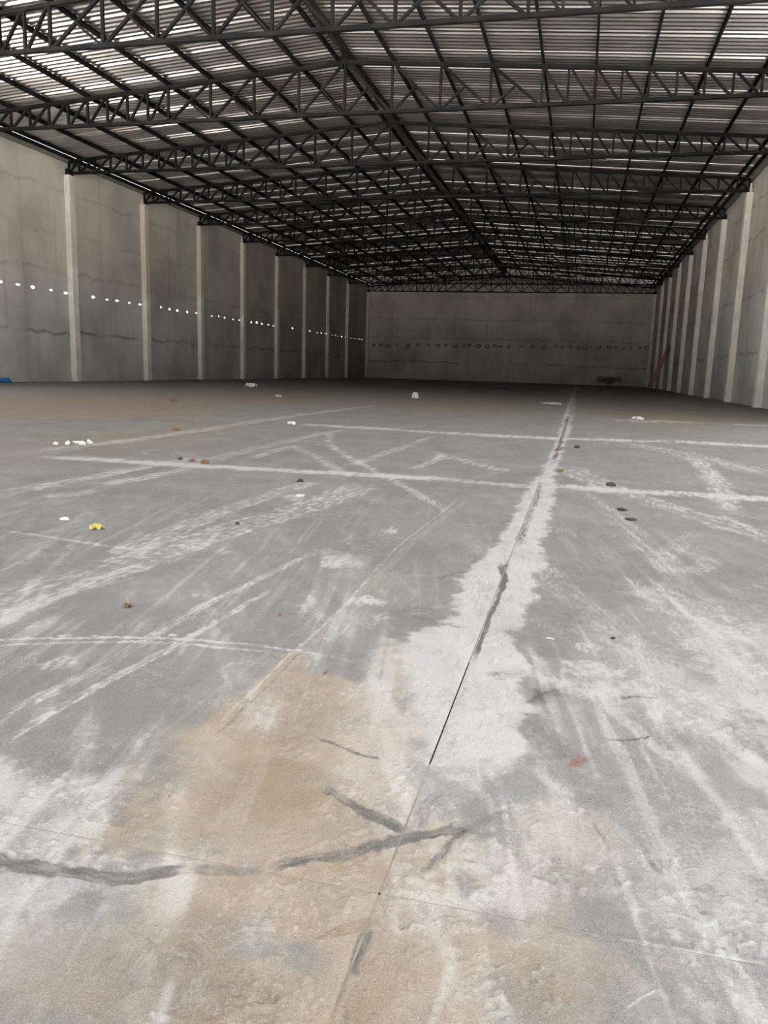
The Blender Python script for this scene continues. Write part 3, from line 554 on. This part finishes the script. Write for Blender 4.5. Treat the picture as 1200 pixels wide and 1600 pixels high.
c = k.mix(k.math('MULTIPLY', b_m, 0.85), c, rgb(0.27, 0.195, 0.125))
c = k.mix(k.math('MULTIPLY', t_m, 0.92), c, k.mix(k.math('MULTIPLY', b_m, 0.75), sand, rgb(0.23, 0.16, 0.095)))
white = k.mix(k.math('MULTIPLY', t_m, 0.55), rgb(0.54, 0.545, 0.54), rgb(0.53, 0.48, 0.41))
c = k.mix(k.math('MULTIPLY', w_m, 0.9), c, white)
c = k.mix(k.math('MULTIPLY', d_m, 0.85), c, k.mix(k.ramp(fine, 0.35, 0.7), rgb(0.075, 0.073, 0.068), rgb(0.14, 0.135, 0.125)))
mot = k.noise(k.vmul(P, (1, .7, 1)), 4.5, 6, 0.62, 0.6)
c = k.mix(k.math('MULTIPLY', k.ramp(mot, 0.52, 0.8), 0.35), c, k.mix(0.5, c, rgb(0.10, 0.098, 0.092)))
c = k.mix(k.math('MULTIPLY', k.ramp(mot, 0.48, 0.22), 0.3), c, k.mix(0.5, c, rgb(0.6, 0.59, 0.57)))
# trowel swirls, scuffs and smeared prints: thin curling lines, pale and dark
sw1 = k.noise(k.vmul(P, (1, .6, 1)), 13, 5, 0.6, 0.9); sw2 = k.noise(k.vmul(P, (1, .8, 1)), 30, 5, 0.62, 0.7)
ridge1 = k.ramp(k.math('ABSOLUTE', k.math('SUBTRACT', sw1, 0.5)), 0.035, 0.0); ridge2 = k.ramp(k.math('ABSOLUTE', k.math('SUBTRACT', sw2, 0.52)), 0.03, 0.0)
sel = k.ramp(k.noise(P, 3.1, 4), 0.45, 0.65); sel2 = k.ramp(k.noise(k.vmul(P, (1.3, 1, 1)), 4.3, 4), 0.5, 0.68)
c = k.mix(k.math('MULTIPLY', k.math('MULTIPLY', ridge1, sel), 0.3), c, rgb(0.55, 0.54, 0.51))
c = k.mix(k.math('MULTIPLY', k.math('MULTIPLY', ridge2, sel2), 0.4), c, rgb(0.12, 0.115, 0.105))
c = k.mix(k.math('MULTIPLY', r_m, 0.75), c, rgb(0.24, 0.07, 0.04))
c = k.mix(k.math('MULTIPLY', k.ramp(gr, 0.54, 0.7), 0.28), c, rgb(0.6, 0.585, 0.55))
c = k.mix(k.math('MULTIPLY', k.ramp(gr, 0.46, 0.3), 0.32), c, rgb(0.16, 0.15, 0.14))
k.bump(k.math('ADD', k.math('MULTIPLY', fine, 0.6), k.math('MULTIPLY', gr, 0.3)), 1.0, 0.009)
M_FLOOR = k.base(c, 0.88, 0, 0.22)

def ramp_axis(a, b, step):
    """points from a to b with a spacing that follows step(p)"""
    q = [a]
    while q[-1] < b:
        q.append(q[-1] + step(q[-1]))
    q = np.array(q); return a + (q - a) * (b - a) / (q[-1] - a)
def slab(x0, x1, y0, y1):
    gx, gy = .0022, .0010
    x0 += gx; x1 -= gx; y0 += gy; y1 -= gy
    seen = (x1 > -.95 * y1 - 1.2) and (x0 < .36 * y1 + 1.2) and y1 > .8
    def dy(y):
        if not seen: return 1.0
        return .22 if y < .8 else max(.0028, min(1.5, 2.1 * y * y / 1208))
    def dx(x):
        if not seen: return 1.0
        yv = max(y0, .85, -x / .86 if x < 0 else x / .24)
        if yv > y1 + 1.0: return .25
        return .0034 * yv
    xs, ys = ramp_axis(x0, x1, dx), ramp_axis(y0, y1, dy); nx, ny = len(xs), len(ys)
    X, Y = np.meshgrid(xs, ys); X = X.ravel(); Y = Y.ravel()
    ch, h = paint(X, Y)
    e = np.minimum(np.minimum(X - x0, x1 - X), np.minimum(Y - y0, y1 - Y))
    Z = h * sstep(0, .02, e) - .001 * sstep(.004, 0, e)
    top = np.stack([X, Y, Z], 1)
    idx = np.arange(nx * ny).reshape(ny, nx)
    F = np.stack([idx[:-1, :-1], idx[:-1, 1:], idx[1:, 1:], idx[1:, :-1]], -1).reshape(-1, 4)
    rim = np.concatenate([idx[0, :], idx[1:, -1], idx[-1, -2::-1], idx[-2:0:-1, 0]])
    up = top[rim].copy(); low = up.copy(); low[:, 2] = -.0215; nl = len(rim); b0 = nx * ny + nl
    j = np.arange(nl); jn = (j + 1) % nl
    F = np.concatenate([F, np.stack([b0 - nl + j, b0 + j, b0 + jn, b0 - nl + jn], -1)])
    V = np.concatenate([top, up, low])
    me = bpy.data.meshes.new('floor_slab'); me.vertices.add(len(V)); me.vertices.foreach_set('co', V.astype(np.float32).ravel())
    me.loops.add(len(F) * 4); me.loops.foreach_set('vertex_index', F.astype(np.int32).ravel())
    me.polygons.add(len(F)); me.polygons.foreach_set('loop_start', np.arange(0, len(F) * 4, 4, dtype=np.int32))
    sm = np.ones(len(F), bool); sm[-nl:] = False; me.polygons.foreach_set('use_smooth', sm)
    me.update(calc_edges=True)
    z1 = np.zeros(2 * nl); cat = lambda a: np.concatenate([a, z1])
    for nm, trio in (('paint', (ch['w'], ch['t'], ch['d'])), ('paint2', (ch['b'], ch['r'], ch['r']))):
        A = me.attributes.new(nm, 'FLOAT_COLOR', 'POINT')
        A.data.foreach_set('color', np.stack([cat(trio[0]), cat(trio[1]), cat(trio[2]), np.ones(len(V))], 1).astype(np.float32).ravel())
    me.materials.append(M_FLOOR)
    return link(bpy.data.objects.new('floor_slab', me), floor)
for x0, x1 in zip(LONG_J[:-1], LONG_J[1:]):
    for y0, y1 in zip(TRANS_J[:-1], TRANS_J[1:]):
        slab(x0, x1, y0, y1)
# pale mortar and dust packed into the joints; the long joint stands open for a stretch in front of the camera
M_FILL = simple('joint_mortar', rgb(0.33, 0.285, 0.23), rgb(0.22, 0.19, 0.155), 25)
for x in LONG_J[1:-1]:
    for a, b in ([(YF, 1.305), (1.315, 1.83), (2.57, YB - .03)] if x == -0.30 else [(YF, YB - .03)]):
        mesh('joint_filler', *box_vf(x - .002, x + .002, a, b, -.021, -.001), M_FILL, floor)
for y in TRANS_J[1:-1]:
    for x0, x1 in zip(LONG_J[:-1], LONG_J[1:]):
        mesh('joint_filler', *box_vf(x0 + .0025, x1 - .0025, y - .0009, y + .0009, -.021, -.0009), M_FILL, floor)

# ================================================================== ROOF STEEL
NODES = [0, 1.5, 3.0, 4.5, 6.0] + [6 + .745 * i for i in range(1, 11)]      # panel points from the ridge outwards
CH = channel(.13, .10, .012)
def tz(s): return RIDGE_CHORD - SLOPE * s
def web(a, b, w=.075, t=.085):
    """a rolled channel between two points of the truss plane, open on the far side"""
    a, b = Vector((a[0], 0, a[1])), Vector((b[0], 0, b[1])); d = (b - a).normalized(); u = Vector((d.z, 0, -d.x)); v = Vector((0, 1, 0))
    return extrude(channel(w, t, .01), a, b, u, v)
def make_truss():
    t = empty('roof_truss', (XC, 0, CHORD_Z))
    E = 13.99
    def part(name, vf):
        V, F = vf; return mesh(name, [(x, y, z - CHORD_Z) for x, y, z in V], F, M_STEEL, t)
    part('bottom_chord', extrude(CH, (-E, 0, CHORD_Z), (E, 0, CHORD_Z), (0, 1, 0), (0, 0, 1)))
    for s in (-1, 1):
        part('top_chord', extrude([(u, -v) for u, v in CH], (s * E, 0, tz(E)), (0, 0, tz(0)), (0, 1, 0), (SLOPE * s * .99, 0, .997)))
    part('post', web((0, CHORD_Z), (0, tz(0))))
    for s in (-1, 1):
        for i, n in enumerate(NODES[1:] + [13.93]):
            part('post', web((s * n, CHORD_Z), (s * n, tz(n)), .075 if n < 6.5 else .065))
        for a, b in zip(NODES[:-1], NODES[1:]):
            A, B = (s * (a + .05), tz(a) - .02), (s * (b - .05), CHORD_Z + .02)
            part('diagonal', web(A, B, .07 if b < 6.5 else .06))
            if b < 6.1:
                mid = ((A[0] + B[0]) / 2, (A[1] + B[1]) / 2)
                part('short_strut', web((s * (a + .05), CHORD_Z + .02), mid, .06))
        part('end_strut', web((s * 13.5, tz(13.45) - .02), (s * 13.88, CHORD_Z + .02), .06))
        part('bearing_plate', merge(box_vf(min(s*13.83, s*14.06), max(s*13.83, s*14.06), -.15, .15, PILLAR_TOP, CHORD_Z - .052), box_vf(min(s*13.9, s*14.06), max(s*13.9, s*14.06), -.09, .09, CHORD_Z - .052, CHORD_Z + .16)))
    return t
proto = make_truss()
def copy_tree(o, parent=None):
    c = o.copy(); link(c, parent)
    for chd in list(o.children): copy_tree(chd, c)
    return c
TR_WORDS = {-2: 'nearest black steel roof truss, cut off by the top edge of the photo', -1: 'second black steel roof truss from the camera, whole ridge in view',
            0: 'third black steel roof truss, resting on the first pillar of the left wall', 8: 'farthest black steel roof truss, close against the back gable wall'}
for k in range(-2, 9):
    t = proto if k == -2 else copy_tree(proto)
    t.location = (XC, Y0 + k * BAY + PW / 2 if k < 8 else YB - .22, CHORD_Z)
    tag(t, TR_WORDS.get(k) or f'{ORD[k + 2]} black steel roof truss from the camera, on the {ORD[k]} pillars', 'truss', 'roof trusses')

# purlins, running the length of the hall on the top chords
def purlin_mesh(name):
    pr = [(-.03, 0), (.03, 0), (.03, .02), (-.022, .02), (-.022, .12), (.03, .12), (.03, .14), (-.03, .14)]
    V, F = extrude(pr, (0, YF, 0), (0, YB - .01, 0), (1, 0, 0), (0, 0, 1)); me = bpy.data.meshes.new(name); me.from_pydata(V, [], F); me.materials.append(M_STEEL); return me
pm = purlin_mesh('steel_purlin')
for s, side in ((-1, 'left'), (1, 'right')):
    for i, d in enumerate([.24] + [1.5 * j for j in range(1, 10)]):
        o = link(bpy.data.objects.new('steel_purlin', pm)); o.location = (XC + s * d, 0, tz(d) + .051); o.scale = (-s, 1, 1)
        tag(o, f'black steel purlin close along the {side} side of the ridge' if i == 0 else f'{ORD[i - 1]} black steel purlin down from the ridge on the {side} roof slope', 'purlin', 'purlins under the roof sheets')

# gutters along both wall heads
for s, side, xw in ((-1, 'left', XL), (1, 'right', XR)):
    g = empty('gutter', (xw, (YF + YB) / 2, WALL_TOP))
    def gpart(name, pr, mat):
        V, F = extrude([(-s * a, b - WALL_TOP) for a, b in pr], (0, YF - (YF + YB) / 2, 0), (0, YB - (YF + YB) / 2, 0), (1, 0, 0), (0, 0, 1)); return mesh(name, V, F, mat, g)
    lipz = ROOF_RIDGE - SLOPE * 13.8 - (.03 if s < 0 else .004)
    gpart('trough', [(-.12, 9.101), (.05, 9.101), (.24, 9.21), (.24, 9.225), (.045, 9.113), (-.12, 9.113)], M_GUTTER)
    gpart('eave_angle', [(.235, 9.19), (.30, 9.19), (.30, lipz), (.29, lipz), (.29, 9.2), (.235, 9.2)], M_STEEL)
    tag(g, f'dull metal gutter with black edge running along the top of the {side} wall', 'gutter', 'eave gutters')

# corrugated sheets
PITCH_R, NR = .2345, 6
def profile_pts(n):
    q = []
    for i in range(n):
        b = i * PITCH_R
        hh = .040 if i else .070; q += [(b + .018 * (i > 0), 0), (b + .11, 0), (b + .13, hh), (b + .218, hh)]
    q.append((n * PITCH_R, 0)); q.append((n * PITCH_R + .03, 0)); return q
def sheet_mesh(s, gap):
    pr = profile_pts(NR); t = .004; n = len(pr); V = []
    L0, L1 = .10, (13.80 if s < 0 else 13.93)
    for d in (L0, L1):
        for dz in (0, t):
            lift = [(gap if y > NR * PITCH_R - .001 else 0) for y, z in pr]
            V += [(s * d, y, -SLOPE * d + z + dz + l) for (y, z), l in zip(pr, lift)]
    F = []
    for i in range(n - 1):
        F += [(i, i + 1, 2*n + i + 1, 2*n + i), (n + i, 3*n + i, 3*n + i + 1, n + i + 1), (i, n + i, n + i + 1, i + 1), (2*n + i, 2*n + i + 1, 3*n + i + 1, 3*n + i)]
    F += [(0, 2*n, 3*n, n), (n - 1, 2*n - 1, 4*n - 1, 3*n - 1)]
    me = bpy.data.meshes.new('roof_sheet'); me.from_pydata(V, [], F); me.materials.append(M_SHEET); return me
ceil_ = mesh('ceiling', *(lambda V_F: V_F)(extrude([(-.34, -.34 * SLOPE + .062), (0, .062), (.34, -.34 * SLOPE + .062), (.34, -.34 * SLOPE + .067), (0, .067), (-.34, -.34 * SLOPE + .067)], (XC, YF, ROOF_RIDGE), (XC, YB + WT, ROOF_RIDGE), (1, 0, 0), (0, 0, 1))), M_SHEET)
tag(ceil_, 'low pitched roof of corrugated metal sheets on black steel', None, kind='structure')
nsh = int((YB + WT - YF) / (NR * PITCH_R)) + 1
for s in (-1, 1):
    variants = [sheet_mesh(s, g_) for g_ in (.004, .010, .0125)]; r2 = random.Random(11 + s)   # side laps sit more or less tight
    for i in range(nsh):
        o = link(bpy.data.objects.new('roof_sheet', r2.choice(variants)), ceil_)
        o.location = (XC, YB + WT - (i + 1) * NR * PITCH_R, ROOF_RIDGE)

# ================================================================== LOOSE THINGS
# ladder leaning on the right wall near the far corner
M_WOOD = simple('weathered_wood', rgb(0.42, 0.17, 0.08), rgb(0.30, 0.13, 0.07), 6)
def ladder():
    foot, top = Vector((5.05, 63.6, 0)), Vector((6.24, 62.6, 3.35)); ax = (top - foot); L = ax.length; ax.normalize()
    side = Vector((.55, .83, 0)); side = (side - ax * side.dot(ax)).normalized(); nrm = ax.cross(side)
    o = empty('wooden_ladder', foot)
    for e in (-1, 1):
        mesh('rail', *extrude([(-.03, -.045), (.03, -.045), (.03, .045), (-.03, .045)], side * .22 * e, side * .16 * e + ax * L, side, nrm), M_WOOD, o)
    for i in range(10):
        a = .25 + i * (L - .4) / 9.5; w = .22 - .06 * a / L
        mesh('rung', *extrude([(.03 * math.cos(t * math.pi / 3), .03 * math.sin(t * math.pi / 3)) for t in range(6)], ax * a - side * (w + .03), ax * a + side * (w + .03), ax, nrm), M_WOOD, o)
    tag(o, 'reddish wooden ladder leaning against the right wall near the far corner', 'ladder')
ladder()

COLS = {'white': (rgb(.72, .72, .70), rgb(.6, .59, .56)), 'brown': (rgb(.26, .13, .07), rgb(.16, .09, .05)), 'dark': (rgb(.05, .045, .04), rgb(.09, .08, .07)),
        'yellow': (rgb(.62, .55, .14), rgb(.48, .42, .12)), 'green': (rgb(.20, .24, .06), rgb(.12, .15, .05)), 'blue': (rgb(.05, .24, .55), rgb(.03, .14, .36)), 'grey': (rgb(.42, .40, .37), rgb(.3, .29, .27)), 'red': (rgb(.30, .08, .05), rgb(.2, .06, .04)), 'pale': (rgb(.62, .68, .68), rgb(.5, .55, .55))}
DM = {}
def dmat(c):
    if c not in DM: DM[c] = simple('scrap_' + c, *COLS[c], 40)
    return DM[c]
def chunk_vf(a, b, c, seed, sub=1):
    """irregular broken lump, flat underneath"""
    g = random.Random(seed); bm = bmesh.new(); bmesh.ops.create_icosphere(bm, subdivisions=sub, radius=1)
    for v in bm.verts:
        q = 1 + g.uniform(-.28, .22); v.co = Vector((v.co.x * a * q, v.co.y * b * q, max(v.co.z * q, -.35) * c + .35 * c))
    bm.verts.index_update(); V = [tuple(v.co) for v in bm.verts]; F = [tuple(v.index for v in f.verts) for f in bm.faces]; bm.free(); return V, F
def scrap_vf(a, b, h, seed, n=6):
    """crumpled thin sheet: a folded grid with a real thickness"""
    g = random.Random(seed); H = [[g.uniform(0, h) if 0 < i < n and 0 < j < n or g.random() < .4 else 0 for j in range(n + 1)] for i in range(n + 1)]; V, F = [], []
    t = max(.002, h * .06)
    for L in (0, t):
        for i in range(n + 1):
            for j in range(n + 1):
                rr = 1 - .22 * g.random() * (L == 0); u, v = (2 * i / n - 1), (2 * j / n - 1); q = 1 - .18 * abs(u * v)
                V.append((a * u * q, b * v * q, H[i][j] + L + .001))
    N = (n + 1) ** 2
    for i in range(n):
        for j in range(n):
            p = i * (n + 1) + j; F += [(p, p + 1, p + n + 2, p + n + 1)[::-1], (N + p, N + p + 1, N + p + n + 2, N + p + n + 1)[::1]]
    ed = [(i, 0) for i in range(n)] + [(n, j) for j in range(n)] + [(i, n) for i in range(n, 0, -1)] + [(0, j) for j in range(n, 0, -1)]
    e = [i * (n + 1) + j for i, j in ed]
    F += [(e[i], e[(i + 1) % len(e)], N + e[(i + 1) % len(e)], N + e[i]) for i in range(len(e))]
    return V, F
def stick_vf(L, r, seed):
    g = random.Random(seed); V, F = [], []; n, m = 6, 6
    for i in range(n):
        x = -L + 2 * L * i / (n - 1); o = g.uniform(-.4, .4) * r; q = r * g.uniform(.75, 1.1)
        V += [(x, o + q * math.cos(2 * math.pi * j / m), r * .9 + q * .85 * math.sin(2 * math.pi * j / m)) for j in range(m)]
    for i in range(n - 1):
        F += [(i*m+j, i*m+(j+1) % m, (i+1)*m+(j+1) % m, (i+1)*m+j) for j in range(m)]
    return V, F + [tuple(range(m))[::-1], tuple(range((n-1)*m, n*m))]
def thing(name, vf, c, x, y, rz, label, cat, group=None):
    o = mesh(name, *vf, dmat(c)); o.location = (x, y, .0012); o.rotation_euler = (0, 0, rz); return tag(o, label, cat, group)
thing('crumpled_tarp', scrap_vf(.2, .4, .2, 1, 9), 'blue', -21.25, 26.0, .1, 'blue crumpled tarp on the floor at the foot of the left wall', 'tarp')
thing('crumpled_sheet', scrap_vf(.28, .3, .16, 2, 8), 'white', -14.2, 33.1, .4, 'white crumpled sheet far off on the floor below the left pillars', 'scrap')
thing('plastic_bag', scrap_vf(.12, .16, .2, 3, 8), 'white', -5.5, 27.0, .2, 'white crumpled plastic bag on the far floor beside a long joint', 'bag')
thing('plastic_sheet', scrap_vf(.32, .5, .05, 4, 8), 'pale', -.85, 26.6, .5, 'pale flat plastic sheet just left of the long central joint, far off', 'scrap')
g = random.Random(21)
for i in range(12):
    tx = (i - 5.5) * .022 + g.uniform(-.02, .02)
    thing('rubble_chunk', chunk_vf(g.uniform(.016, .042), g.uniform(.02, .05), g.uniform(.014, .034), 100 + i), 'white', -5.68 + tx, 8.13 + tx * .35 + ((i * 5) % 12 - 5.5) * .03, g.uniform(0, 6),
          'white mortar crumb in the small heap on the left long joint', 'rubble', 'rubble heap on the left joint')
for i, (x, y, c, s, t) in enumerate([(-3.72, 7.2, 'brown', .03, 'upper'), (-3.55, 7.12, 'brown', .04, 'lower'), (-3.9, 7.28, 'dark', .025, 'leftmost')]):
    thing('clay_chunk', chunk_vf(s * 1.4, s, s * .8, 130 + i), c, x, y, i, f'{t} brown clay lump lying on the white line at left', 'rubble')
thing('crumpled_wrapper', scrap_vf(.045, .03, .03, 5), 'yellow', -2.70, 4.02, .3, 'yellow crumpled wrapper on the grey floor at left', 'wrapper')
thing('mortar_chip', chunk_vf(.035, .03, .012, 6), 'white', -3.03, 4.18, .2, 'white flat mortar chip behind the yellow wrapper', 'chip')
thing('wood_splinter', stick_vf(.014, .0028, 7), 'red', -.735, 2.32, 1.45, 'short dark red splinter standing out on the sandy floor', 'splinter')
thing('plastic_strip', chunk_vf(.018, .004, .004, 8), 'white', -.04, 2.90, -.15, 'small white strip right of the dusty central joint', 'scrap')
thing('brown_leaf', scrap_vf(.016, .022, .016, 9), 'brown', -1.71, 2.74, .6, 'curled brown leaf on the grey floor at left', 'leaf')
thing('clay_crumb', chunk_vf(.009, .009, .008, 10), 'brown', -1.09, 2.83, .6, 'tiny brown clay crumb in front of the white footprint patch', 'crumb')
thing('dark_clod', chunk_vf(.055, .045, .03, 11), 'dark', .34, 7.34, .2, 'dark clod on the white cross line right of the long joint', 'clod')
thing('dark_clod', chunk_vf(.04, .05, .012, 12), 'dark', .37, 6.02, .9, 'flat dark clod, upper of two right of the long joint', 'clod')
thing('dark_clod', chunk_vf(.045, .05, .014, 13), 'dark', .41, 5.62, .5, 'flat dark clod, lower of two right of the long joint', 'clod')
thing('white_scrap', scrap_vf(.13, .2, .07, 14), 'white', 1.36, 19.24, .1, 'white scrap on the third cross line at right', 'scrap')
thing('white_scrap', scrap_vf(.07, .09, .05, 15), 'white', -4.69, 12.64, .3, 'white scrap at the left end of the second cross line', 'scrap')
thing('dry_leaf', scrap_vf(.03, .05, .02, 16), 'green', -.13, 8.23, .4, 'dull green leaf at the right edge of the dusty joint', 'leaf')
thing('clay_chunk', chunk_vf(.05, .06, .03, 17), 'brown', -.21, 10.56, .4, 'brown clay lump on the dusty central joint, mid distance', 'rubble')
thing('dark_clod', chunk_vf(.045, .06, .03, 18), 'dark', .02, 11.0, .4, 'dark clod beside the brown lump near the dusty joint', 'clod')
thing('clay_chunk', chunk_vf(.08, .07, .03, 19), 'brown', -5.68, 10.49, 0, 'brown clay lump on the left long joint beyond the white heap', 'rubble')
thing('clay_chunk', chunk_vf(.1, .12, .05, 20), 'brown', -9.9, 18.2, 0, 'brown clay lump far off on the brown dirt drift', 'rubble')
thing('mortar_chunk', chunk_vf(.035, .03, .018, 22), 'white', -2.0, 5.6, .4, 'white mortar lump on the dusty footprint above the tyre track', 'rubble')
thing('dark_clod', chunk_vf(.02, .02, .014, 23), 'dark', -2.0, 4.45, .4, 'small dark clod on the treaded tyre track', 'clod')
thing('dark_clod', chunk_vf(.03, .03, .02, 24), 'dark', -2.27, 6.35, .4, 'small dark clod just in front of the first white cross line', 'clod')
thing('white_scrap', scrap_vf(.1, .12, .06, 25), 'white', -9.15, 23.5, .4, 'white scrap far off left of the plastic bag', 'scrap')
thing('dark_clod', chunk_vf(.012, .006, .006, 26), 'dark', .19, 2.98, .4, 'tiny dark clod on the grey floor at right', 'clod')
# crumbs of mortar and sand strewn near the camera: far too many to count
V, F = [], []
g = random.Random(5)
for i in range(1500):
    y = 1.0 + 3.2 * g.random() ** 2.2; x = g.uniform(-.9 * y - .1, .32 * y + .1)
    if vnoise(np.array([x * 2.5]), np.array([y * 2.5]), 77)[0] < .5: continue
    s = .0007 + .002 * g.random() ** 4; a, f = chunk_vf(s, s * g.uniform(.7, 1.2), s * .8, i, 1); n = len(V)
    V += [(p[0] + x, p[1] + y, p[2] + .0005) for p in a]; F += [tuple(q + n for q in r) for r in f]
o = mesh('mortar_crumbs', V, F, simple('crumb_dust', rgb(.44, .41, .37), rgb(.26, .22, .18), 60)); tag(o, 'fine pale mortar crumbs strewn over the near floor', 'crumbs', None, 'stuff')
